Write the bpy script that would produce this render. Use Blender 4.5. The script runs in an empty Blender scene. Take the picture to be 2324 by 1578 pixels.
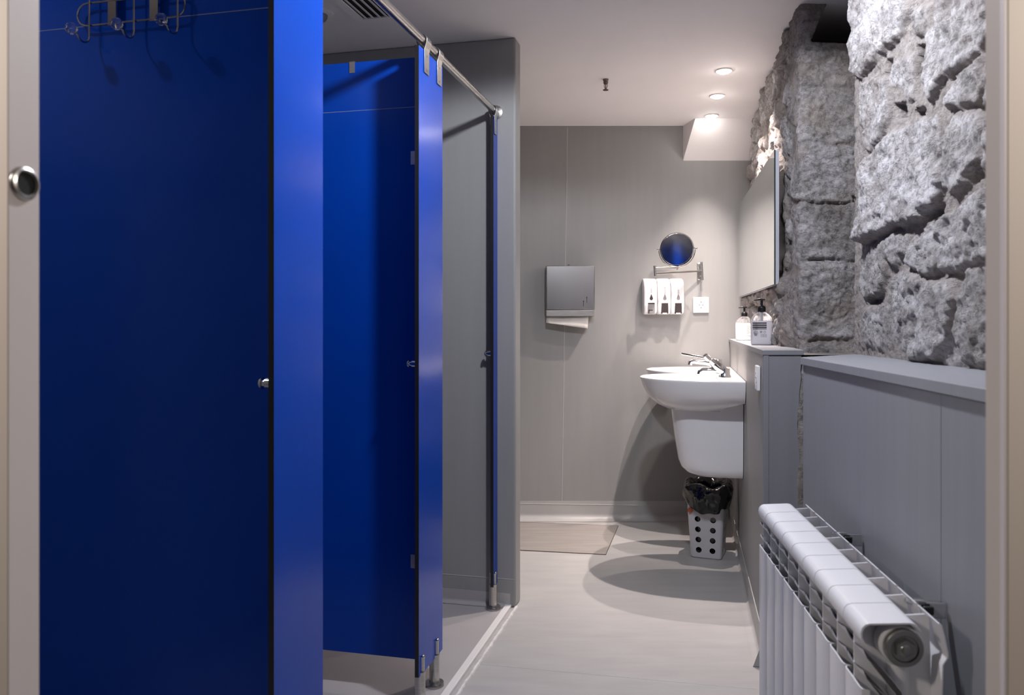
import bpy, bmesh, math, random
import numpy as np
from mathutils import Vector, Matrix

C = bpy.context.scene.collection
SC = bpy.context.scene
rnd = random.Random(7)

# ------------------------------------------------------------------ camera, world, light, exposure
FPX, CX, HZ, EYE = 1845.0, 1162.0, 735.0, 1.10
cam_d = bpy.data.cameras.new('camera')
cam_d.sensor_width = 36.0
cam_d.lens = FPX / 2324.0 * 36.0
cam_d.shift_y = -(789.0 - HZ) / 2324.0
cam_d.clip_start = 0.02
cam_d.dof.use_dof = True
cam_d.dof.focus_distance = 3.7
cam_d.dof.aperture_fstop = 8.0
cam = bpy.data.objects.new('camera', cam_d)
cam.location = (0, 0, EYE)
cam.rotation_euler = (math.radians(90), 0, 0)
C.objects.link(cam)
SC.camera = cam

SC.view_settings.view_transform = 'Standard'
SC.view_settings.look = 'None'
SC.view_settings.exposure = 0.33
SC.view_settings.gamma = 1.0
SC.view_settings.use_curve_mapping = False

world = bpy.data.worlds.new('world')
SC.world = world
world.use_nodes = True
world.node_tree.nodes['Background'].inputs[0].default_value = (0.80, 0.74, 0.70, 1)
world.node_tree.nodes['Background'].inputs[1].default_value = 0.03

CEIL = 2.21
WARM = (1.0, 0.86, 0.80)
COOL = (0.88, 0.91, 1.0)
# ceiling lamps, the last one added: position, spot power, colour
LAMPS = [
    (0.928, 3.56, 125.0, WARM), (0.998, 3.953, 100.0, WARM), (1.063, 4.33, 80.0, WARM),   # over the basins (in view)
    (0.30, 1.80, 66.0, COOL),                                                            # corridor
    (-1.26, 1.40, 6.0, COOL),                                                            # first shower
    (-0.75, 2.05, 2.2, COOL),                                                            # second shower
    (-0.70, 3.95, 7.0, WARM),                                                            # unseen lamp added beyond the stub wall
]
def spot(name, loc, power, col, size=112, blend=1.0, rad=0.03):
    l = bpy.data.lights.new(name, 'SPOT')
    l.energy = power; l.color = col; l.spot_size = math.radians(size); l.spot_blend = blend
    l.shadow_soft_size = rad
    o = bpy.data.objects.new(name, l); C.objects.link(o); o.location = loc
    return o
for i, (x, y, p, c) in enumerate(LAMPS):
    if i == 3: spot('corridor_lamp', (x, y, CEIL - 0.03), p, c, 172, .12, .045)      # wide opal ceiling lamp
    else: spot('downlight_beam', (x, y, CEIL - (0.016 if i < 3 else 0.012)), p, c, (104, 104, 66)[i] if i < 3 else 156, 1.0, .012 if i < 3 else .025)
# unseen point lights added in the hallway to brighten the door jambs
for sx in (-1, 1):
    hl = bpy.data.lights.new('hall_jamb_fill', 'POINT'); hl.energy = 25.0 if sx < 0 else 24.0; hl.shadow_soft_size = 0.08; hl.color = (1.0, 0.90, 0.82)
    ho = bpy.data.objects.new('hall_jamb_fill', hl); C.objects.link(ho); ho.location = (sx * 1.0, 0.38, 1.6)

# ------------------------------------------------------------------ helpers
def ray(px): return (px - CX) / FPX
def at(px, py, Y): return Vector(((px - CX) / FPX * Y, Y, EYE - (py - HZ) / FPX * Y))
def floor_at(px, py): return at(px, py, EYE * FPX / (py - HZ))

class MB:
    """collects shapes in one bmesh"""
    def __init__(s): s.bm = bmesh.new()
    def _mi(s, faces, mi):
        for f in faces: f.material_index = mi
    def box(s, lo, hi, mi=0, rz=0, piv=None):
        lo, hi = Vector(lo), Vector(hi)
        vs = [s.bm.verts.new((x, y, z)) for z in (lo.z, hi.z) for y in (lo.y, hi.y) for x in (lo.x, hi.x)]
        if rz:
            p = Vector(piv) if piv else (lo + hi) / 2
            R = Matrix.Rotation(rz, 3, 'Z')
            for v in vs: v.co = p + R @ (v.co - p)
        fs = [s.bm.faces.new([vs[i] for i in q]) for q in ((0, 2, 3, 1), (4, 5, 7, 6), (0, 1, 5, 4), (1, 3, 7, 5), (3, 2, 6, 7), (2, 0, 4, 6))]
        s._mi(fs, mi); return fs
    def loft(s, rings, cap0=True, cap1=True, mi=0, closed=True):
        rs = [[s.bm.verts.new(p) for p in r] for r in rings]
        n = len(rs[0]); fs = []
        for a, b in zip(rs, rs[1:]):
            for i in range(n if closed else n - 1):
                j = (i + 1) % n
                try: fs.append(s.bm.faces.new((a[i], a[j], b[j], b[i])))
                except ValueError: pass
        if cap0: fs.append(s.bm.faces.new(list(reversed(rs[0]))))
        if cap1: fs.append(s.bm.faces.new(rs[-1]))
        s._mi(fs, mi); return fs
    def prism(s, pts, z0, z1, mi=0):
        return s.loft([[(x, y, z0) for x, y in pts], [(x, y, z1) for x, y in pts]], mi=mi)
    def cyl(s, p0, p1, r0, r1=None, n=24, mi=0, caps=True):
        return s.tube([p0, p1], [r0, r0 if r1 is None else r1], n=n, mi=mi, caps=caps)
    def tube(s, pts, r, n=10, mi=0, caps=True, closed=False):
        pts = [Vector(p) for p in pts]; k = len(pts)
        rr = r if isinstance(r, (list, tuple)) else [r] * k
        rings = []; up = None
        for i, p in enumerate(pts):
            if closed: t = pts[(i + 1) % k] - pts[i - 1]
            else: t = pts[min(i + 1, k - 1)] - pts[max(i - 1, 0)]
            if t.length < 1e-9: t = pts[min(i + 2, k - 1)] - pts[max(i - 2, 0)]
            t.normalize()
            if up is None: up = Vector((0, 0, 1)) if abs(t.z) < 0.9 else Vector((1, 0, 0))
            a = up - t * up.dot(t); a.normalize(); up = a; b = t.cross(a)
            rings.append([tuple(p + rr[i] * (a * math.cos(2 * math.pi * j / n) + b * math.sin(2 * math.pi * j / n))) for j in range(n)])
        if closed: rings.append(rings[0]); caps = False
        f = s.loft(rings, caps, caps, mi)
        if closed: bmesh.ops.remove_doubles(s.bm, verts=s.bm.verts, dist=1e-6)
        return f
    def lathe(s, prof, c=(0, 0, 0), n=32, mi=0, axis='Z', caps=True):
        rings = []
        for r, h in prof:
            ring = []
            for j in range(n):
                a = 2 * math.pi * j / n; u, v = r * math.cos(a), r * math.sin(a)
                q = {'Z': (u, v, h), 'Y': (u, h, -v), 'X': (h, u, v)}[axis]
                ring.append((c[0] + q[0], c[1] + q[1], c[2] + q[2]))
            rings.append(ring)
        return s.loft(rings, caps, caps, mi)
    def sphere(s, c, r, n=20, m=12, mi=0, sx=1, sy=1, sz=1):
        rings = []
        for i in range(1, m):
            t = math.pi * i / m
            rings.append([(c[0] + sx * r * math.sin(t) * math.cos(2 * math.pi * j / n), c[1] + sy * r * math.sin(t) * math.sin(2 * math.pi * j / n), c[2] - sz * r * math.cos(t)) for j in range(n)])
        return s.loft(rings, True, True, mi)
    def grid(s, P, mi=0):
        n, m = len(P), len(P[0]); V = [[s.bm.verts.new(p) for p in row] for row in P]
        fs = [s.bm.faces.new((V[i][j], V[i + 1][j], V[i + 1][j + 1], V[i][j + 1])) for i in range(n - 1) for j in range(m - 1)]
        s._mi(fs, mi); return fs
    def build(s, name, mats, parent=None, smooth=True, bevel=0, seg=2, ang=35, fix=True):
        if fix: bmesh.ops.recalc_face_normals(s.bm, faces=s.bm.faces)
        me = bpy.data.meshes.new(name); s.bm.to_mesh(me); s.bm.free()
        for m in (mats if isinstance(mats, (list, tuple)) else [mats]): me.materials.append(m)
        if smooth:
            me.shade_smooth(); me.set_sharp_from_angle(angle=math.radians(ang))
        o = bpy.data.objects.new(name, me); C.objects.link(o)
        if parent: o.parent = parent
        if bevel:
            b = o.modifiers.new('bevel', 'BEVEL'); b.width = bevel; b.segments = seg; b.limit_method = 'ANGLE'; b.angle_limit = math.radians(40)
        return o

def tag(o, label, cat, group=None):
    o['label'] = label; o['category'] = cat
    if group: o['group'] = group
    return o
def thing(name, label, cat, loc=(0, 0, 0), rz=0, group=None):
    o = bpy.data.objects.new(name, None); C.objects.link(o); o.empty_display_size = 0.05
    o.location = loc; o.rotation_euler = (0, 0, rz)
    return tag(o, label, cat, group)
def struct(o): o['kind'] = 'structure'; return o
def dup(root, loc, rz=None, label=None):
    r = root.copy(); C.objects.link(r); r.location = loc
    if rz is not None: r.rotation_euler = (0, 0, rz)
    if label: r['label'] = label
    for ch in list(root.children):
        c = ch.copy(); C.objects.link(c); c.parent = r
        for g in list(ch.children):
            d = g.copy(); C.objects.link(d); d.parent = c
    return r
def arc(cx, cy, r, a0, a1, n): return [(cx + r * math.cos(math.radians(a0 + (a1 - a0) * i / n)), cy + r * math.sin(math.radians(a0 + (a1 - a0) * i / n))) for i in range(n + 1)]
def text_mesh(body, size, depth=0.0004):
    cu = bpy.data.curves.new('lettering', 'FONT'); cu.body = body; cu.size = size; cu.extrude = depth
    cu.align_x = 'CENTER'; cu.align_y = 'CENTER'
    o = bpy.data.objects.new('lettering', cu); C.objects.link(o)
    dg = bpy.context.evaluated_depsgraph_get(); dg.update()
    me = bpy.data.meshes.new_from_object(o.evaluated_get(dg)); bpy.data.objects.remove(o)
    return me

# ------------------------------------------------------------------ materials
def pmat(name, col, rough=0.5, metal=0.0, spec=0.5, **kw):
    m = bpy.data.materials.new(name); m.use_nodes = True
    b = m.node_tree.nodes['Principled BSDF']
    b.inputs['Base Color'].default_value = (*col, 1); b.inputs['Roughness'].default_value = rough
    b.inputs['Metallic'].default_value = metal; b.inputs['Specular IOR Level'].default_value = spec
    for k, v in kw.items(): b.inputs[k.replace('_', ' ')].default_value = v
    return m
def N(m, t, **kw):
    n = m.node_tree.nodes.new(t)
    for k, v in kw.items(): setattr(n, k, v)
    return n
def L(m, a, b): m.node_tree.links.new(a, b)
def vary(m, c0, c1, scale=(1, 1, 1), nscale=5.0, detail=5.0, bump=0.0, bscale=None, rough=None):
    b = m.node_tree.nodes['Principled BSDF']
    tc = N(m, 'ShaderNodeTexCoord'); mp = N(m, 'ShaderNodeMapping'); mp.inputs['Scale'].default_value = scale
    L(m, tc.outputs['Object'], mp.inputs['Vector'])
    nz = N(m, 'ShaderNodeTexNoise'); nz.inputs['Scale'].default_value = nscale; nz.inputs['Detail'].default_value = detail
    L(m, mp.outputs[0], nz.inputs['Vector'])
    cr = N(m, 'ShaderNodeValToRGB'); cr.color_ramp.elements[0].position = 0.3; cr.color_ramp.elements[1].position = 0.7
    cr.color_ramp.elements[0].color = (*c0, 1); cr.color_ramp.elements[1].color = (*c1, 1)
    L(m, nz.outputs['Fac'], cr.inputs[0]); L(m, cr.outputs[0], b.inputs['Base Color'])
    if bump:
        n2 = N(m, 'ShaderNodeTexNoise'); n2.inputs['Scale'].default_value = bscale or nscale * 8; n2.inputs['Detail'].default_value = 4
        L(m, mp.outputs[0], n2.inputs['Vector'])
        bp = N(m, 'ShaderNodeBump'); bp.inputs['Strength'].default_value = bump; bp.inputs['Distance'].default_value = 0.002
        L(m, n2.outputs['Fac'], bp.inputs['Height']); L(m, bp.outputs[0], b.inputs['Normal'])
    if rough:
        mr = N(m, 'ShaderNodeMapRange'); mr.inputs['To Min'].default_value = rough[0]; mr.inputs['To Max'].default_value = rough[1]
        L(m, nz.outputs['Fac'], mr.inputs['Value']); L(m, mr.outputs[0], b.inputs['Roughness'])
    return m

M_vinyl = vary(pmat('grey_vinyl_wall', (.3, .3, .3), .5, spec=.35), (.300, .297, .292), (.314, .311, .306), (7, 7, .5), 5, 5, .03)
M_dado = vary(pmat('grey_panel', (.3, .3, .3), .5, spec=.35), (.262, .266, .288), (.278, .282, .304), (9, 9, .4), 5, 5, .03)
M_floor = vary(pmat('grey_vinyl_floor', (.4, .4, .4), .38, spec=.4), (.400, .392, .385), (.455, .446, .438), (1.2, 5, 1), 4, 6, .03, 60, (.33, .45))
M_shower = vary(pmat('shower_floor', (.4, .4, .4), .32, spec=.4), (.395, .375, .378), (.43, .41, .412), (1, 1, 1), 5, 5, .03, 90)
M_patch = vary(pmat('floor_panel', (.4, .36, .33), .5, spec=.3), (.27, .25, .235), (.33, .305, .285), (1, 6, 1), 5, 6, .05, 80)
M_ceiling = vary(pmat('white_ceiling', (.8, .79, .78), .75, spec=.2), (.87, .835, .83), (.90, .865, .86), (1, 1, 1), 2.5, 4, .03, 40)
M_white = pmat('white_plastic', (.80, .79, .79), .3)
M_rad = pmat('white_enamel', (.80, .79, .81), .28)
M_cer = pmat('white_ceramic', (.82, .81, .82), .12, Coat_Weight=.4, Coat_Roughness=.05)
M_frame = vary(pmat('door_frame_paint', (.6, .55, .52), .5), (.53, .48, .465), (.57, .52, .505), (1, 1, .3), 4, 4)
M_arch = vary(pmat('door_front_paint', (.6, .52, .45), .6), (.57, .505, .45), (.61, .545, .49), (1, 1, .3), 4, 4)
M_blue = vary(pmat('blue_laminate', (.01, .07, .55), .19, spec=.22), (.001, .050, .385), (.002, .056, .42), (1, 1, 1), 3, 3, .015, 300)
M_core = pmat('black_core', (.012, .011, .012), .45)
M_steel = vary(pmat('brushed_steel', (.5, .48, .46), .3, 1.0), (.46, .44, .42), (.56, .54, .52), (3, 3, 60), 6, 4, 0, None, (.24, .36))
M_dsteel = vary(pmat('dispenser_steel', (.5, .48, .46), .28, 1.0), (.42, .40, .395), (.44, .42, .415), (30, 1, 1), 6, 3, 0, None, (.20, .23))
M_chrome = pmat('chrome', (.72, .71, .70), .08, 1.0)
M_rack = pmat('rack_wire', (.42, .40, .40), .14, 1.0)
M_strap = pmat('dark_strap', (.16, .13, .12), .35, 1.0)
M_black = pmat('black_plastic', (.012, .012, .013), .3)
M_dark = pmat('dark_grey_plastic', (.045, .036, .036), .3)
M_grey = pmat('grey_plastic', (.25, .235, .235), .35)
M_hole = pmat('dark_hole', (.004, .004, .004), .9)
M_bag = pmat('black_bin_bag', (.008, .008, .008), .13, spec=.7)
def crumple(m):
    b = m.node_tree.nodes['Principled BSDF']; tc = N(m, 'ShaderNodeTexCoord')
    n0 = N(m, 'ShaderNodeTexNoise'); n0.inputs['Scale'].default_value = 11; n0.inputs['Detail'].default_value = 2; n0.inputs['Distortion'].default_value = .6; L(m, tc.outputs['Object'], n0.inputs['Vector'])
    v = N(m, 'ShaderNodeTexVoronoi'); v.feature = 'DISTANCE_TO_EDGE'; v.inputs['Scale'].default_value = 13; L(m, tc.outputs['Object'], v.inputs['Vector'])
    mp = N(m, 'ShaderNodeVectorMath', operation='MULTIPLY_ADD'); L(m, n0.outputs['Color'], mp.inputs[0]); mp.inputs[1].default_value = (.09, .09, .09); L(m, tc.outputs['Object'], mp.inputs[2]); L(m, mp.outputs[0], v.inputs['Vector'])
    a = N(m, 'ShaderNodeMath', operation='MULTIPLY_ADD'); L(m, v.outputs['Distance'], a.inputs[0]); a.inputs[1].default_value = .9; L(m, n0.outputs['Fac'], a.inputs[2])
    bp = N(m, 'ShaderNodeBump'); bp.inputs['Strength'].default_value = .55; bp.inputs['Distance'].default_value = .014; L(m, a.outputs[0], bp.inputs['Height']); L(m, bp.outputs[0], b.inputs['Normal'])
crumple(M_bag)
M_bin = pmat('bin_plastic', (.56, .55, .56), .4)
M_orange = pmat('orange_plastic', (.45, .10, .03), .5)
M_paper = pmat('white_paper', (.66, .63, .60), .85, spec=.1)
M_mirror = pmat('mirror_glass', (.86, .88, .87), .0, 1.0)
M_gedge = pmat('green_glass_edge', (.01, .035, .03), .15)
M_alu = pmat('mirror_back_frame', (.50, .50, .56), .4, .0)
M_glass = pmat('crystal', (1, 1, 1), .02, Transmission_Weight=1.0, IOR=1.5)
M_shell = pmat('clear_bottle', (.96, .95, .96), .06, Transmission_Weight=.85, IOR=1.2)
M_soap = pmat('white_soap', (.85, .84, .84), .35)
M_soap2 = pmat('lilac_soap', (.72, .69, .72), .35)
M_label = pmat('pale_green_label', (.62, .68, .65), .5)
M_ink = pmat('black_ink', (.02, .016, .018), .5)
M_ink2 = pmat('grey_ink', (.30, .28, .31), .5)
M_letter = pmat('grey_lettering', (.42, .39, .39), .5)
M_collar = pmat('plug_metal', (.30, .29, .27), .3, .8)
M_silicone = vary(pmat('silicone', (.7, .69, .68), .5), (.55, .54, .53), (.75, .74, .73), (1, 1, 1), 40, 3)
M_strip = pmat('white_strip', (.78, .76, .75), .4)
M_hall = vary(pmat('dark_hall_floor', (.06, .05, .045), .6, spec=.2), (.05, .042, .038), (.07, .058, .05), (1, 6, 1), 4, 4)
M_pale_line = pmat('pale_line', (.20, .24, .42), .5)
M_weld = pmat('vinyl_weld', (.52, .51, .50), .5)
M_emit = bpy.data.materials.new('lamp_glow'); M_emit.use_nodes = True
_b = M_emit.node_tree.nodes['Principled BSDF']; _b.inputs['Emission Color'].default_value = (1, .95, .9, 1); _b.inputs['Emission Strength'].default_value = 58

def stone_material():
    m = pmat('rubble_stone', (.4, .4, .4), .92, spec=.2)
    b = m.node_tree.nodes['Principled BSDF']
    at_ = N(m, 'ShaderNodeAttribute', attribute_name='stone'); sep = N(m, 'ShaderNodeSeparateColor'); L(m, at_.outputs['Color'], sep.inputs[0])
    tc = N(m, 'ShaderNodeTexCoord')
    def noise(sc, det, ro, sz=(1, 1, 1), dist=0):
        n = N(m, 'ShaderNodeTexNoise'); n.inputs['Scale'].default_value = sc; n.inputs['Detail'].default_value = det; n.inputs['Roughness'].default_value = ro; n.inputs['Distortion'].default_value = dist
        mp = N(m, 'ShaderNodeMapping'); mp.inputs['Scale'].default_value = sz; L(m, tc.outputs['Object'], mp.inputs[0]); L(m, mp.outputs[0], n.inputs['Vector']); return n
    def ramp(src, stops):
        r = N(m, 'ShaderNodeValToRGB'); e = r.color_ramp.elements
        while len(e) < len(stops): e.new(.5)
        for k, (p, c) in enumerate(stops): e[k].position = p; e[k].color = (*c, 1)
        L(m, src, r.inputs[0]); return r.outputs[0]
    def mix(kind, fac, a, c):
        x = N(m, 'ShaderNodeMix', data_type='RGBA', blend_type=kind)
        if isinstance(fac, (int, float)): x.inputs[0].default_value = fac
        else: L(m, fac, x.inputs[0])
        for v, i in ((a, 6), (c, 7)):
            if isinstance(v, tuple): x.inputs[i].default_value = (*v, 1)
            else: L(m, v, x.inputs[i])
        return x.outputs[2]
    n1 = noise(8, 12, .74, (1, 1, 1.5)); n2 = noise(60, 10, .72); n3 = noise(3.2, 6, .6); n4 = noise(9, 6, .6, (1, 1, 2.2))
    base = ramp(n1.outputs['Fac'], [(.33, (.25, .228, .218)), (.45, (.45, .428, .418)), (.54, (.60, .582, .58)), (.66, (.78, .77, .78))])
    tone = ramp(sep.outputs[1], [(0, (.58, .55, .52)), (1, (1.22, 1.21, 1.23))])
    base = mix('MULTIPLY', 1.0, base, tone)
    grit = ramp(n2.outputs['Fac'], [(.36, (.42, .40, .39)), (.50, (1, 1, 1)), (.66, (1.18, 1.18, 1.2))])
    base = mix('MULTIPLY', .8, base, grit)
    seams = ramp(n4.outputs['Fac'], [(.485, (1, 1, 1)), (.499, (.5, .47, .45)), (.501, (.5, .47, .45)), (.515, (1, 1, 1))])
    base = mix('MULTIPLY', .5, base, seams)
    rust = ramp(n3.outputs['Fac'], [(.50, (0, 0, 0)), (.70, (1, 1, 1))])
    wm = N(m, 'ShaderNodeMath', operation='MULTIPLY'); L(m, rust, wm.inputs[0]); L(m, sep.outputs[2], wm.inputs[1])
    base = mix('MIX', wm.outputs[0], base, (.46, .375, .305))
    mort = ramp(n2.outputs['Fac'], [(.32, (.28, .245, .225)), (.55, (.44, .395, .37)), (.72, (.57, .52, .49))])
    base = mix('MIX', sep.outputs[0], base, mort); L(m, base, b.inputs['Base Color'])
    n5 = noise(150, 8, .7); n6 = noise(26, 12, .74, (1, 1, 1.3))
    a1 = N(m, 'ShaderNodeMath', operation='MULTIPLY_ADD'); L(m, n5.outputs['Fac'], a1.inputs[0]); a1.inputs[1].default_value = .35; L(m, n6.outputs['Fac'], a1.inputs[2])
    a2 = N(m, 'ShaderNodeMath', operation='MULTIPLY_ADD'); L(m, n2.outputs['Fac'], a2.inputs[0]); a2.inputs[1].default_value = .5; L(m, a1.outputs[0], a2.inputs[2])
    a3 = N(m, 'ShaderNodeMath', operation='MULTIPLY_ADD'); L(m, seams, a3.inputs[0]); a3.inputs[1].default_value = .25; L(m, a2.outputs[0], a3.inputs[2])
    bp = N(m, 'ShaderNodeBump'); bp.inputs['Strength'].default_value = 1.0; bp.inputs['Distance'].default_value = .013
    L(m, a3.outputs[0], bp.inputs['Height']); L(m, bp.outputs[0], b.inputs['Normal'])
    return m
M_stone = stone_material()

# ------------------------------------------------------------------ directions of the old building
TS = -math.atan(0.245)      # the line of shower fronts (local +Y runs away along it, +X to the corridor)
TV = -math.atan(0.213)      # the basin wall
TR = -math.atan(0.113)      # the radiator wall
def stall_x(Y): return -0.838 + 0.245 * Y
def basin_x(Y): return 0.25 + 0.213 * Y
US = Vector((math.sin(-TS), math.cos(TS), 0)); VS = Vector((math.cos(TS), math.sin(TS), 0))
UV = Vector((math.sin(-TV), math.cos(TV), 0)); VV = Vector((math.cos(TV), math.sin(TV), 0))
BACK = 4.56

# ------------------------------------------------------------------ room shell
b = MB(); b.box((-1.9, .74, -.06), (1.9, BACK + .1, 0)); struct(b.build('floor', M_floor, smooth=False))
b = MB(); b.box((-1.9, -1.6, -.06), (1.9, .74, -.001)); struct(b.build('floor', M_hall, smooth=False))
# shower floor: slightly raised sheet left of the threshold
s0, s1 = Vector((-.193 - .24 * 1.65, .757, 0)), Vector((-.012, 3.161, 0))
b = MB(); b.prism([(-1.6, .78), (s0.x, .78), (s1.x, s1.y), (-1.52, 3.53)], 0, .004); struct(b.build('floor', M_shower, smooth=False))
b = MB(); b.box((-1.9, .74, CEIL), (1.9, BACK + .1, CEIL + .06)); struct(b.build('ceiling', M_ceiling, smooth=False))
b = MB(); b.box((-1.9, BACK, 0), (1.9, BACK + .08, CEIL)); struct(b.build('wall_back', M_vinyl, smooth=False))
b = MB(); b.box((-1.60, .77, 0), (-1.54, BACK, CEIL)); struct(b.build('wall_left', M_vinyl, smooth=False))
def cove_profile(R=.04, top=.105):
    pr = [(R + .012, .0015)] + [(R - R * math.sin(t), R - R * math.cos(t)) for t in [math.pi / 2 * i / 8 for i in range(9)]] + [(.0, top), (-.003, top)]
    return [(d if z > top - 1e-6 and d < 0 else max(d, .0018), z + (.0015 if z < .001 else 0)) for d, z in pr]
# stub wall that closes the showers
A = Vector((.0136, 3.147, 0))
b = MB(); q = [A, A - VS * 1.60, A - VS * 1.60 + US * .085, A + US * .085]
b.prism([(p.x, p.y) for p in q], 0, CEIL); struct(b.build('wall_left', M_vinyl, smooth=True, bevel=.008, seg=4))
# upstand line of the vinyl on the stub wall
b = MB(); q = [A - VS * .004 - US * .0012, A - VS * 1.0 - US * .0012, A - VS * 1.0, A - VS * .004]
b.prism([(p.x, p.y) for p in q], .108, .1105); struct(b.build('trim_3', M_weld, smooth=False))
b = MB(); pr = cove_profile(.018, .05)
b.loft([[tuple(A - VS * t - US * d + Vector((0, 0, z + .004))) for d, z in pr] for t in (.02, 1.5)], False, False, closed=False)
struct(b.build('baseboard_left', M_shower))
# front wall with the doorway
b = MB(); b.box((-1.9, .7395, 0), (-.459, .768, CEIL)); b.box((.4475, .7325, 0), (1.9, .768, CEIL)); b.box((-.459, .7395, 2.06), (.4475, .768, CEIL))
struct(b.build('wall_front', M_arch, smooth=False))
b = MB(); b.box((-1.54, .7685, 0), (-.475, .776, CEIL)); b.box((.475, .7685, 0), (1.9, .776, CEIL)); b.box((-.475, .7685, 2.06), (.475, .776, CEIL))
struct(b.build('wall_front', M_vinyl, smooth=False))
b = MB(); b.prism([(-.4580, .740), (-.4497, .773), (-.475, .773), (-.475, .740)], 0, 2.06)
jl = struct(b.build('trim_1', M_frame, smooth=False))
b = MB(); b.prism([(.4440, .733), (.475, .7335), (.475, .773), (.4553, .773)], 0, 2.06)
struct(b.build('trim_2', M_frame, smooth=False))
# round latch ring on the left jamb
rc = at(53, 417, .7560)
def ring_turn(o):
    o.data.transform(Matrix.Translation(rc) @ Matrix.Rotation(-.235, 4, 'Z')); return o
b = MB()
b.lathe([(.0108, -.004), (.0108, .0035), (.0125, .0052), (.0150, .0042), (.0162, .0015), (.0162, -.004)], (0, 0, 0), 36, axis='X', caps=False)
lr = ring_turn(b.build('latch_ring', M_steel, jl)); lr['label'] = 'steel ring round the latch hole'
b = MB(); b.lathe([(.0109, .0022), (.0002, .0022)], (0, 0, 0), 30, axis='X', caps=False); ring_turn(b.build('latch_hole', M_hole, jl))
# sloping boxing at the back, above the basins
b = MB(); yb = BACK - .0005
p = [(.959, yb, 2.015), (1.5, yb, 2.015), (1.5, yb, CEIL), (.959, yb, CEIL), (.990, 4.392, CEIL), (1.5, 4.392, CEIL)]
v = [b.bm.verts.new(x) for x in p]
for f in ((0, 3, 2, 1), (0, 4, 3), (0, 1, 5, 4), (3, 4, 5, 2), (1, 2, 5)): b.bm.faces.new([v[i] for i in f])
struct(b.build('trim_4', M_ceiling, smooth=False))
# coved skirting along the back and the basin wall
b = MB(); pr = cove_profile()
b.loft([[(x, BACK - d, z) for d, z in pr] for x in (-1.54, 1.215)], False, False, closed=False)
struct(b.build('baseboard_back', M_floor))
b = MB(); pr = cove_profile(.02, .10)
b.loft([[tuple(Vector((basin_x(Y), Y, 0)) - VV * d + Vector((0, 0, z))) for d, z in pr] for Y in (2.598, 4.53)], True, False, closed=False)
struct(b.build('baseboard_right', M_floor))
# weld seams
def weld(name, pts, r=.0016):
    b = MB(); b.tube(pts, r, 6); return struct(b.build(name, M_weld))
weld('trim_5', [at(1288, 290, BACK - .0004), at(1275, 1143, BACK - .0004)])
weld('trim_6', [at(1178, 1142, BACK - .002) - Vector((1.55, 0, -.02)), at(1560, 1149, BACK - .002)])
weld('trim_7', [floor_at(1085, 1508), floor_at(1716, 1565)], .0012)
# flush panel in the floor by the back wall
b = MB(); q = [floor_at(1403, 1195), floor_at(1375, 1260), floor_at(1178, 1250), floor_at(1140, 1248), Vector((-.04, 4.49, 0)), Vector((.2, 4.475, 0))]
b.prism([(p.x, p.y) for p in q], .0005, .003)
fp = b.build('floor_panel', M_patch, smooth=False); tag(fp, 'flat taupe panel set in the floor by the back wall, with dark edge joint', 'floor panel')
b = MB(); b.tube([Vector((p.x, p.y, .0025)) for p in q], .0016, 6, closed=True); b.build('edge_joint', M_strap, fp)

# white threshold and its sealant bead
b = MB(); d = (s1 - s0).normalized(); nrm = Vector((d.y, -d.x, 0))
q = [s0 - nrm * .012, s1 - nrm * .012, s1 + nrm * .012, s0 + nrm * .012]
b.prism([(p.x, p.y) for p in q], 0, .011)
th = tag(b.build('shower_threshold', M_strip, smooth=False, bevel=.002), 'thin white threshold strip along the floor in front of the showers', 'threshold')
b = MB(); pts = []; rr = []
for i in range(240):
    t = i / 239; pts.append(s0.lerp(s1, t) + nrm * (.030 + .0014 * math.sin(i * .9) * math.sin(i * .37)) + Vector((0, 0, .001))); rr.append(.0066 + .0009 * math.sin(i * 1.7) * math.sin(i * .61))
b.tube(pts, rr, 8); o = b.build('sealant_bead', M_silicone, th); o['label'] = 'uneven pale sealant bead'

# ------------------------------------------------------------------ showers: pilasters, partitions, rail
def feet(root, ys):
    for y in ys:
        f = MB(); f.cyl((0, y, .004), (0, y, .100), .0155, n=28)
        for sx in (-1, 1): f.prism([(sx * .0065, y - .006), (sx * .0125, y - .004), (sx * .0125, y + .004), (sx * .0065, y + .006)], .098, .142)
        for sx in (-1, 1): f.sphere((sx * .0095, y, .142), .006, 12, 8)
        leg = f.build('foot', M_steel, root)
        g = MB(); g.lathe([(.0290, .0045), (.0290, .0135), (.0275, .0160), (.0155, .0165)], (0, y, 0), 36); g.build('foot_flange', M_steel, leg)
def hanger(root, y, w=.040, low=1.828):
    h = MB(); t = .0022; zc = 1.922; R = .0152
    path = [(.0075, low)] + [(.0075, 1.895)] + [(.0105, 1.905)]
    path += [(R * math.cos(math.radians(a)), zc + R * math.sin(math.radians(a))) for a in range(-25, 206, 15)]
    path += [(-.0105, 1.905), (-.0075, 1.895), (-.0075, 1.862)]
    rings = []
    for i, (x, z) in enumerate(path):
        a = Vector(path[max(i - 1, 0)]); c = Vector(path[min(i + 1, len(path) - 1)]); d = (c - a).normalized(); n = Vector((d.y, -d.x))
        rings.append([(x, y - w / 2, z), (x, y + w / 2, z), (x + n.x * t, y + w / 2, z + n.y * t), (x + n.x * t, y - w / 2, z + n.y * t)])
    h.loft(rings); o = h.build('hanger_strap', M_steel, root, bevel=.0006)
    for z in (low + .010, 1.880):
        s = MB(); s.sphere((.0092, y, z), .0032, 12, 8, sx=.5); s.build('screw', M_chrome, o)
def knob(root, y, z=.985):
    k = MB(); k.lathe([(.0105, -.005), (.0105, -.020), (.0070, -.021), (.0070, -.027), (.0118, -.028), (.0118, -.031), (.0108, -.0325)], (0, y, z), 28, axis='X')
    k.build('door_stop', M_chrome, root)
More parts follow.
